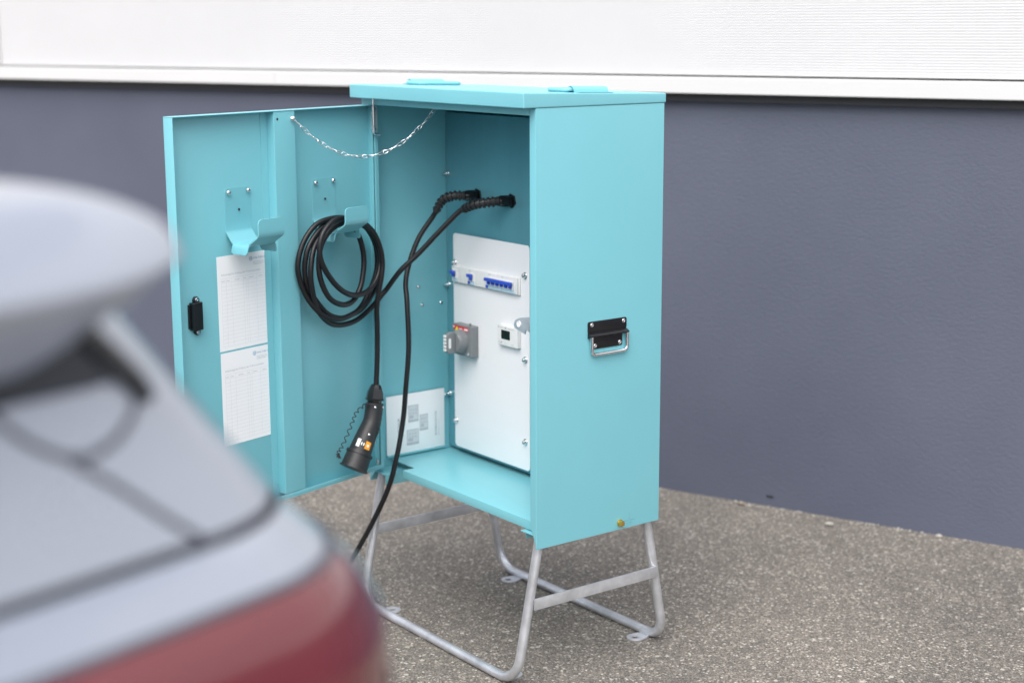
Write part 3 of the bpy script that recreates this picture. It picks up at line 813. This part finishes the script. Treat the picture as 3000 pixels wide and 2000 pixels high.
# coil: control points in door coordinates (u, z, off)
COIL = [(0.015, 0.506, 0.016), (0.044, 0.483, 0.014), (0.104, 0.454, 0.012), (0.166, 0.45, 0.014), (0.213, 0.465, 0.018), (0.254, 0.502, 0.024), (0.276, 0.55, 0.03), (0.284, 0.602, 0.034), (0.266, 0.655, 0.03), (0.223, 0.688, 0.022), (0.171, 0.704, 0.014), (0.122, 0.704, 0.006), (0.075, 0.691, 0.006), (0.04, 0.664, 0.01), (0.019, 0.626, 0.012), (0.014, 0.579, 0.012), (0.028, 0.534, 0.012),
 (0.083, 0.485, 0.016), (0.135, 0.472, 0.022), (0.181, 0.471, 0.026), (0.226, 0.49, 0.026), (0.261, 0.531, 0.02), (0.281, 0.569, 0.016), (0.286, 0.608, 0.016), (0.276, 0.656, 0.02), (0.237, 0.696, 0.022), (0.191, 0.713, 0.022), (0.142, 0.713, 0.02), (0.093, 0.701, 0.018), (0.06, 0.671, 0.02), (0.039, 0.629, 0.022), (0.038, 0.578, 0.022), (0.058, 0.535, 0.022),
 (0.103, 0.488, 0.026), (0.154, 0.474, 0.034), (0.203, 0.472, 0.036), (0.248, 0.491, 0.03), (0.283, 0.541, 0.014), (0.303, 0.606, 0.01), (0.287, 0.664, 0.012), (0.252, 0.706, 0.02), (0.208, 0.719, 0.028), (0.163, 0.717, 0.034), (0.134, 0.698, 0.034), (0.11, 0.659, 0.034), (0.098, 0.612, 0.034), (0.105, 0.569, 0.036), (0.12, 0.536, 0.038), (0.149, 0.511, 0.042), (0.191, 0.508, 0.046), (0.234, 0.53, 0.046), (0.26, 0.575, 0.044), (0.264, 0.62, 0.042), (0.254, 0.665, 0.044), (0.222, 0.696, 0.046), (0.178, 0.708, 0.046), (0.127, 0.703, 0.044), (0.084, 0.679, 0.042), (0.06, 0.642, 0.044), (0.052, 0.597, 0.046), (0.068, 0.557, 0.048), (0.103, 0.531, 0.05), (0.144, 0.526, 0.052), (0.181, 0.535, 0.054), (0.22, 0.56, 0.056), (0.259, 0.603, 0.058), (0.277, 0.645, 0.059), (0.267, 0.688, 0.059), (0.229, 0.718, 0.059), (0.183, 0.721, 0.059), (0.136, 0.71, 0.058), (0.091, 0.681, 0.057), (0.065, 0.641, 0.057), (0.055, 0.598, 0.057), (0.059, 0.561, 0.056), (0.064, 0.521, 0.05), (0.065, 0.481, 0.044), (0.062, 0.438, 0.041)]
# right cable: gland, sleeve, down to the coil
gb = cz((.295, .2515, .7465)); gl, ge = gland('cable_gland', gb, ca)
SB = [ge, cz((.262, .190, .7430)), cz((.240, .172, .7370)), cz((.205, .164, .7230))]
corrugated('bend_sleeve', SB, ca)
run = [cz(p) for p in ((.215, .168, .7270), (.197, .158, .717), (.162, .118, .664), (.130, .080, .612), (.102, .040, .566))] + [dp((.002, .022, .520))]
path = run + [dp((u, o, z)) for u, z, o in COIL] + [dp((u, o, z)) for u, z, o in ((.062, .38, .04), (.066, .32, .04), (.0695, .287, .04), (.0710, .275, .04))]
b2 = bmesh.new(); tube(b2, catmull(path, 6), RC, 12); finish(b2, 'cable', M['rubber'], ca, angle=60)

# vehicle plug on the coiled cable
def plug(parent, P, scale=1, stickers=True, cap=True):
    """P: axis points from cable entry to mouth (world)"""
    C_ = catmull(P, 8); n = len(C_) - 1
    # gland nut
    ax0 = (C_[4] - C_[0]).normalized()
    b3 = bmesh.new(); lathe(b3, [(0, .0085), (.001, .0115), (.010, .0165), (.022, .0210), (.036, .0226), (.0385, .0246), (.0405, .0244), (.041, .0195), (.050, .0190)], C_[0], ax0, 8)
    finish(b3, 'plug_gland', M['blackgloss'], parent, angle=22)
    return C_
PA = [dp((u, o, z)) for u, z, o in ((.0700, .2860, .04), (.0745, .2600, .04), (.0785, .2380, .041), (.0825, .2190, .042), (.0925, .1900, .043), (.1090, .1660, .043), (.1240, .1440, .043), (.1365, .1230, .042))]
C_ = plug(ca, PA)
axis = (PA[-1] - PA[-2]).normalized()
bodyP = catmull(PA[2:], 8)
rads = []
for i in range(len(bodyP)):
    f = i / (len(bodyP) - 1)
    rads.append(.0240 + (-.0012 * math.sin(PI * min(1, f / .55)) if f < .55 else 0) + .0055 * max(0, (f - .35) / .65) ** 1.1)
rads[0] = .0220
b2 = bmesh.new(); tube(b2, bodyP, rads, 24, ref=DN); finish(b2, 'plug_body', M['blackplast'], ca, angle=40)
cb0 = bodyP[-1] - axis * .004
b2 = bmesh.new(); lathe(b2, [(-.004, .0290), (.004, .0290), (.005, .0345), (.011, .0350), (.0115, .0322), (.046, .0345), (.0465, .0372), (.0495, .0374), (.0500, .0330), (.050, 0)], cb0, axis, 32)
finish(b2, 'plug_cap', M['blackplast'], ca, angle=30)
# where the camera-side of the plug lies: angle measured from the outward normal of the door
nb = len(bodyP) - 1
def patch(nm, i0, i1, a0, a1, mt, lift=.0006):
    b3 = bmesh.new(); tube_patch(b3, bodyP, rads, i0, i1, a0, a1, 8, DN, lift); return finish(b3, nm, M[mt], ca, angle=60)
TT = frames(bodyP, False, DN)[nb - 4]; sg = 1 if TT[2].dot(DD) > 0 else -1
patch('warning_sticker', nb - 9, nb - 3, sg * .10, sg * .62, 'orange')
patch('rating_sticker', nb - 9, nb - 3, sg * 1.12, sg * 1.45, 'paper')
patch('mark_on_sticker', nb - 7, nb - 5, sg * .26, sg * .46, 'whiteplast', .0009)
patch('mark_on_sticker', nb - 7, nb - 5, sg * .72, sg * .80, 'paper', .0009)
patch('mark_on_sticker', nb - 7, nb - 5, sg * .92, sg * 1.00, 'paper', .0009)
# grip field with ribs
gi0, gi1 = int(nb * .24), int(nb * .62)
b3 = bmesh.new(); fr_ = frames(bodyP, False, DN)
for k in range(11):
    i = gi0 + (gi1 - gi0) * k // 10
    T_, n_, bb = fr_[i]; hw = .38 * math.sqrt(max(.12, 1 - ((k - 5) / 6) ** 2))
    pts = [bodyP[i] + (n_ * math.cos(a) + bb * math.sin(a)) * (rads[i] + .0004) for a in [sg * (-.20) - hw + 2 * hw * j / 6 for j in range(7)]]
    tube(b3, pts, .0011, 6)
finish(b3, 'grip_ribs', M['blackplast'], ca, angle=60)
for f, a in ((.10, .72), (.12, -.55), (.66, .62), (.74, -.75)):
    i = int(nb * f); T_, n_, bb = fr_[i]; d_ = n_ * math.cos(sg * a) + bb * math.sin(sg * a)
    place(ME_DOME, 'screw', bodyP[i] + d_ * (rads[i] - .0008), d_, ca, .55)
# spiral leash of the cap
ctl = catmull([dp((u + .026, .046, z)) for u, z in ((.072, .2395), (.092, .2410), (.1235, .2290), (.1390, .2080), (.1580, .1790), (.1790, .1520), (.1930, .1390), (.1930, .1300), (.1840, .1240))], 20)
fr2 = frames(ctl); sp = []
for i, p in enumerate(ctl):
    f = i / (len(ctl) - 1); w = min(1, f * 8, (1 - f) * 8) * .0040; a = i * .60
    sp.append(p + (fr2[i][1] * math.cos(a) + fr2[i][2] * math.sin(a)) * w)
b2 = bmesh.new(); tube(b2, sp, .0013, 6); finish(b2, 'cap_leash', M['blackplast'], ca, angle=60)

# left cable: gland, sleeve, hangs out of the cabinet, along the ground to the car
gb = cz((.148, .2515, .7480)); gl, ge = gland('cable_gland', gb, cb)
SB = [ge, cz((.118, .196, .7480)), cz((.096, .178, .7370)), cz((.080, .166, .7060))]
corrugated('bend_sleeve', SB, cb)

# ------------------------------------------------------------------ car (rear corner in front of the cabinet)
th = math.radians(47)
Fh = V((math.sin(YAW), math.cos(YAW), 0))
CW = Rv * math.cos(th) + Fh * math.sin(th); CH = -Rv * math.sin(th) + Fh * math.cos(th)
C0 = V((2.4831, -1.4807, 0))
def cp(p): return C0 + CW * p[0] + CH * p[1] + V((0, 0, p[2]))      # (t to the car's right, s forward, z)
TC = -.80
car = thing('parked_car', cp((TC, 2.1, 0)), 'silver hatchback car with red tail lamp and roof spoiler beside the cabinet', 'car')
LV = [  # z, rear s, front s, half width, corner radius, bow of the rear
    (.22, .10, 4.02, .80, .16, .06), (.34, .01, 4.14, .87, .18, .06), (.55, -.035, 4.20, .90, .20, .06), (.72, -.035, 4.18, .905, .20, .06), (.84, -.020, 4.10, .900, .18, .06),
    (.95, -.014, 3.90, .868, .15, .055), (1.03, -.010, 3.55, .865, .14, .055), (1.075, -.004, 3.25, .842, .13, .055), (1.098, .004, 3.12, .828, .13, .055), (1.122, .020, 3.06, .806, .13, .05), (1.136, .032, 3.00, .797, .13, .05),
    (1.18, .045, 2.84, .766, .13, .05), (1.232, .062, 2.70, .730, .13, .05), (1.30, .090, 2.58, .685, .13, .05), (1.345, .130, 2.44, .630, .14, .05), (1.380, .24, 2.26, .565, .16, .05), (1.410, .40, 2.05, .50, .18, .05), (1.435, .60, 1.75, .38, .20, .02)]
def lv(z):
    for a, b in zip(LV, LV[1:]):
        if z <= b[0]:
            f = (z - a[0]) / (b[0] - a[0]); return [x + (y - x) * f for x, y in zip(a, b)]
    return list(LV[-1])
NR, NC, NS, NF = 22, 12, 40, 16      # half rear, corner, side, half front
def outline(z, side=1):
    """half outline from rear centre round the right to the front centre"""
    _, r, f, hw, rc, bow = lv(z); pts = []
    for i in range(NR): x = (hw - rc) * i / NR; pts.append((x, r))
    for i in range(NC): a = PI / 2 * i / NC; pts.append((hw - rc + rc * math.sin(a), r + rc - rc * math.cos(a)))
    rf = min(.55, (f - r) * .3)
    for i in range(NS): pts.append((hw, r + rc + (f - rf - r - rc) * i / NS))
    for i in range(NC): a = PI / 2 * i / NC; pts.append((hw - rf * .8 * (1 - math.cos(a)), f - rf + rf * math.sin(a)))
    for i in range(NF + 1): pts.append(((hw - rf * .8) * (1 - i / NF), f))
    out = []
    for x, s in pts:
        k = max(0, 1 - (s - r) / .6)
        out.append((TC + side * x, s + bow * (x / hw) ** 2 * k + (-.10 * (x / hw) ** 2 * max(0, 1 - (f - s) / .6))))
    return out
NP = NR + NC + NS + NC + NF + 1
def shell(name, zs, i0, i1, mt, parent, side=1, off=0., bulge=0., closed_top=False):
    b3 = bmesh.new(); rows = []
    for kz, z in enumerate(zs):
        o_ = outline(z, side); row = []
        for i in range(i0, i1 + 1):
            t, s = o_[i]
            a = o_[max(0, i - 1)]; c = o_[min(NP - 1, i + 1)]; tx, ty = c[0] - a[0], c[1] - a[1]; l = math.hypot(tx, ty) or 1
            nx, ny = ty / l * side, -tx / l * side
            e = off + bulge * max(0, math.sin(PI * kz / (len(zs) - 1))) ** .7
            row.append(b3.verts.new(cp((t + nx * e, s + ny * e, z))))
        rows.append(row)
    for A, C2 in zip(rows, rows[1:]):
        for k in range(len(A) - 1): b3.faces.new((A[k], A[k + 1], C2[k + 1], C2[k]))
    if closed_top: pass
    return b3
def zr(a, b, n): return [a + (b - a) * i / n for i in range(n + 1)]
def both(name, zs, i0, i1, mt, parent, off=0., bulge=0., merge=True):
    b3 = shell(name, zs, i0, i1, mt, parent, 1, off, bulge); b4 = shell(name, zs, i0, i1, mt, parent, -1, off, bulge)
    me = bpy.data.meshes.new('tmp'); b4.to_mesh(me); b4.free(); b3.from_mesh(me); bpy.data.meshes.remove(me)
    bmesh.ops.remove_doubles(b3, verts=b3.verts, dist=.0004)
    return b3
zl = sorted(set([round(a[0], 4) for a in LV if a[0] <= 1.133] + zr(.22, 1.05, 20) + zr(1.05, 1.133, 10)))
zl = [z for z in zl if z <= 1.1331]
b3 = both('body', zl, 0, NP - 1, None, None)
bnd = [e for e in b3.edges if len(e.link_faces) == 1 and all((v.co.z < .221) for v in e.verts)]
bmesh.ops.holes_fill(b3, edges=bnd, sides=0)
body = finish(b3, 'body', M['silver'], car, angle=50)
# dark joint under the rear window and the greenhouse above
zj = [1.133, 1.1365, 1.141]
body_gap = finish(both('shut_line', zj, 0, NP - 1, None, None, -.008), 'shut_line', M['seam'], car)
zg = zr(1.141, 1.435, 26)
b3 = both('greenhouse', zg, 0, NP - 1, None, None)
bnd = [e for e in b3.edges if len(e.link_faces) == 1 and all((v.co.z > 1.434) for v in e.verts)]
bmesh.ops.holes_fill(b3, edges=bnd, sides=0)
gh = finish(b3, 'greenhouse', M['silver'], car, angle=60)
# side windows, windscreen
iS = NR + NC
for side in (1, -1):
    finish(shell('w', zr(1.185, 1.37, 8), iS + 9, iS + 19, None, None, side, .003), 'side_window', M['glass'], car)
    finish(shell('w', zr(1.185, 1.37, 8), iS + 21, iS + 33, None, None, side, .003), 'side_window', M['glass'], car)
    finish(shell('w', zr(1.20, 1.39, 8), iS + NS + 6, NP - 1, None, None, side, .003), 'windscreen', M['glass'], car)
    finish(shell('h', zr(.74, .90, 6), iS + NS + 3, iS + NS + NC + 4, None, None, side, .003, .012), 'headlight', M['headlamp'], car)
# tail lamps wrap the rear corners
for side in (1, -1):
    l_ = finish(shell('l', zr(.86, 1.096, 20), NR - 12, iS + 2, None, None, side, .004, .012), 'tail_lamp', M['lamp'], car, angle=60)
    finish(shell('l', zr(.89, 1.005, 10), NR + 5, iS + 2, None, None, side, .0150, .004), 'lamp_reflector', M['lampdark'], l_, angle=60)
    finish(shell('l', [1.093, 1.0965, 1.100], NR - 12, iS + 2, None, None, side, .0045, .003), 'lamp_seal', M['seam'], l_, angle=60)
# tailgate seams on the rear face: thin recessed seals following the surface
def on_rear(t, z, off=.0012):
    o_ = outline(z, 1); best = None
    for i in range(NR + NC):
        (ta, sa), (tb, sb) = o_[i], o_[i + 1]
        if ta <= t <= tb: return cp((t, sa + (sb - sa) * (t - ta) / (tb - ta + 1e-9) - off, z))
    return cp((t, o_[NR + NC][1] - off, z))
def seam(pts, r=.0036):
    P_ = catmull([V((t, z, 0)) for t, z in pts], 8)
    b4 = bmesh.new(); tube(b4, [on_rear(p.x, p.y, -.0008) for p in P_], r, 8); finish(b4, 'shut_line', M['seam'], car, angle=60)
seam([(-.56, 1.318), (-.42, 1.302), (-.335, 1.280), (-.296, 1.262), (-.268, 1.234), (-.235, 1.216), (-.205, 1.218), (-.178, 1.232), (-.160, 1.248)])
seam([(-.240, 1.217), (-.205, 1.190), (-.170, 1.160), (-.140, 1.137)])
# dark strip painting in the shade under the spoiler and a convex gloss black fin at its end
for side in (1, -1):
    finish(shell('w', zr(1.258, 1.335, 6), 0, NR + 2, None, None, side, .002), 'under_spoiler_shade', M['spoiler_shade'], car, angle=60)
finish(both('w', zr(1.150, 1.244, 8), 0, 12, None, None, .002), 'rear_window', M['glass'], car, angle=60)
fin = catmull([V((t, z, 0)) for t, z in ((-.215, 1.312), (-.196, 1.293), (-.175, 1.268), (-.153, 1.240))], 8)
b4 = bmesh.new(); tube(b4, [on_rear(p.x, p.y, .003) for p in fin], [.011 * min(1, .4 + 3 * i / len(fin), .4 + 3 * (1 - i / len(fin))) for i in range(len(fin))], 14); finish(b4, 'window_fin', M['glass'], car, angle=60)
# roof spoiler
b3 = bmesh.new(); rows = []
half = [.0, .14, .27, .34, .40, .45, .49, .525, .555, .58, .60, .622, .640, .650]
ts = [TC - x for x in half[:0:-1]] + [TC + x for x in half]
for t in ts:
    e = .656 - abs(t - TC); e1 = min(1, e / .105); kt = max(.05, math.sqrt(e1 * (2 - e1))); kb = max(.05, min(1, e / .125) ** .8)
    zc = 1.340 + .016 * (1 - kb); sN = -.020 + .060 * (abs(t - TC) / .64) ** 2
    row = []
    sec = [(.30, 1.400), (.16, 1.404), (.075, 1.403), (.038, 1.396), (.015, 1.370), (.0, 1.342), (.001, 1.334), (.024, 1.304), (.062, 1.274), (.15, 1.260), (.30, 1.278)]
    for s, z in sec:
        k = kt if z >= zc else kb
        row.append(b3.verts.new(cp((t, sN + .035 + (s - .035) * kt if s < .1 else sN + s * (.35 + .65 * kt), zc + (z - zc) * k))))
    rows.append(row)
for A, C2 in zip(rows, rows[1:]):
    for k in range(len(A)): b3.faces.new((A[k], A[(k + 1) % len(A)], C2[(k + 1) % len(A)], C2[k]))
b3.faces.new(rows[0]); b3.faces.new(rows[-1][::-1])
spo = finish(b3, 'roof_spoiler', M['silver'], car, angle=70)
md = spo.modifiers.new('smooth', 'SUBSURF'); md.levels = 2; md.render_levels = 2
# wheels
for sx in (1, -1):
    for s in (.80, 3.35):
        ctrw = cp((TC + sx * .80, s, .325)); ax = CW * sx
        b4 = bmesh.new(); lathe(b4, [(-.09, .20), (-.095, .26), (-.085, .305), (-.06, .324), (.06, .324), (.085, .305), (.095, .26), (.09, .205)], ctrw, ax, 40)
        wh = finish(b4, 'wheel', M['tyre'], car, angle=40)
        b4 = bmesh.new(); lathe(b4, [(.050, .205), (.098, .208), (.100, .196), (.070, .185), (.066, .05), (.082, .045), (.084, 0)], ctrw, ax, 40)
        finish(b4, 'rim', M['rim'], wh, angle=30)
        b4 = bmesh.new()
        for k in range(7):
            a = 2 * PI * k / 7; d_ = CH * math.cos(a) + V((0, 0, 1)) * math.sin(a); e_ = ax.cross(d_)
            prism(b4, [(.045, -.018), (.19, -.026), (.19, .026), (.045, .018)], .072, .094, lambda q, d_=d_, e_=e_: ctrw + d_ * q[0] + e_ * q[1] + ax * q[2])
        finish(b4, 'spoke', M['rim'], wh, .004, 2)
        b4 = bmesh.new(); tube(b4, [cp((TC + sx * .899, s + .375 * math.cos(PI * i / 20), .325 + .375 * math.sin(PI * i / 20))) for i in range(21)], .018, 8); finish(b4, 'wheel_arch', M['gap'], car)
# charge port on the right flank with the second plug inserted
sp_ = 1.32; zp = .80
pc = cp((TC + lv(zp)[3] + .001, sp_, zp))
b4 = bmesh.new(); lathe(b4, [(0, .062), (.004, .060), (.004, .034), (.012, .034), (.012, 0)], pc, CW, 28); finish(b4, 'charge_port', M['blackplast'], car, angle=30)
CG = [cz(p) for p in ((.084, .168, .7110), (.072, .160, .690), (.058, .128, .640), (.056, .100, .580), (.066, .080, .530), (.086, .070, .478), (.102, .062, .365), (.102, .050, .250), (.098, .044, .178), (.102, .020, .084), (.090, -.005, -.010), (.030, -.045, -.150), (-.020, -.085, -.245))]
end = pc + CW * .155 + V((0, 0, .02))
CG += [V((-.02, -.20, .030)), V((.06, -.42, .0066)), V((.25, -.75, .0066)), V((.50, -1.05, .0066)), V((.85, -1.22, .0066)), V((1.10, -1.30, .05)), end + CW * .10 + V((0, 0, -.22)), end + CW * .05 + V((0, 0, -.05)), end]
b2 = bmesh.new(); tube(b2, catmull(CG, 8), RC, 12); finish(b2, 'cable', M['rubber'], cb, angle=60)
PB = [end, end - CW * .03, end - CW * .05, end - CW * .08 - V((0, 0, .005)), end - CW * .11 - V((0, 0, .012)), pc + CW * .014]
C_ = plug(cb, PB)
bp = catmull(PB[2:], 8); b2 = bmesh.new(); tube(b2, bp, [.0215 + .006 * (i / (len(bp) - 1)) for i in range(len(bp))], 20); finish(b2, 'plug_body', M['blackplast'], cb, angle=40)

# tidy: helper property not needed any more
for o in bpy.data.objects:
    if '_w' in o: del o['_w']
    if o.name.startswith(('printed_line', 'printed_table', 'printed_detail', 'earth_symbol')): o['kind'] = 'stuff'
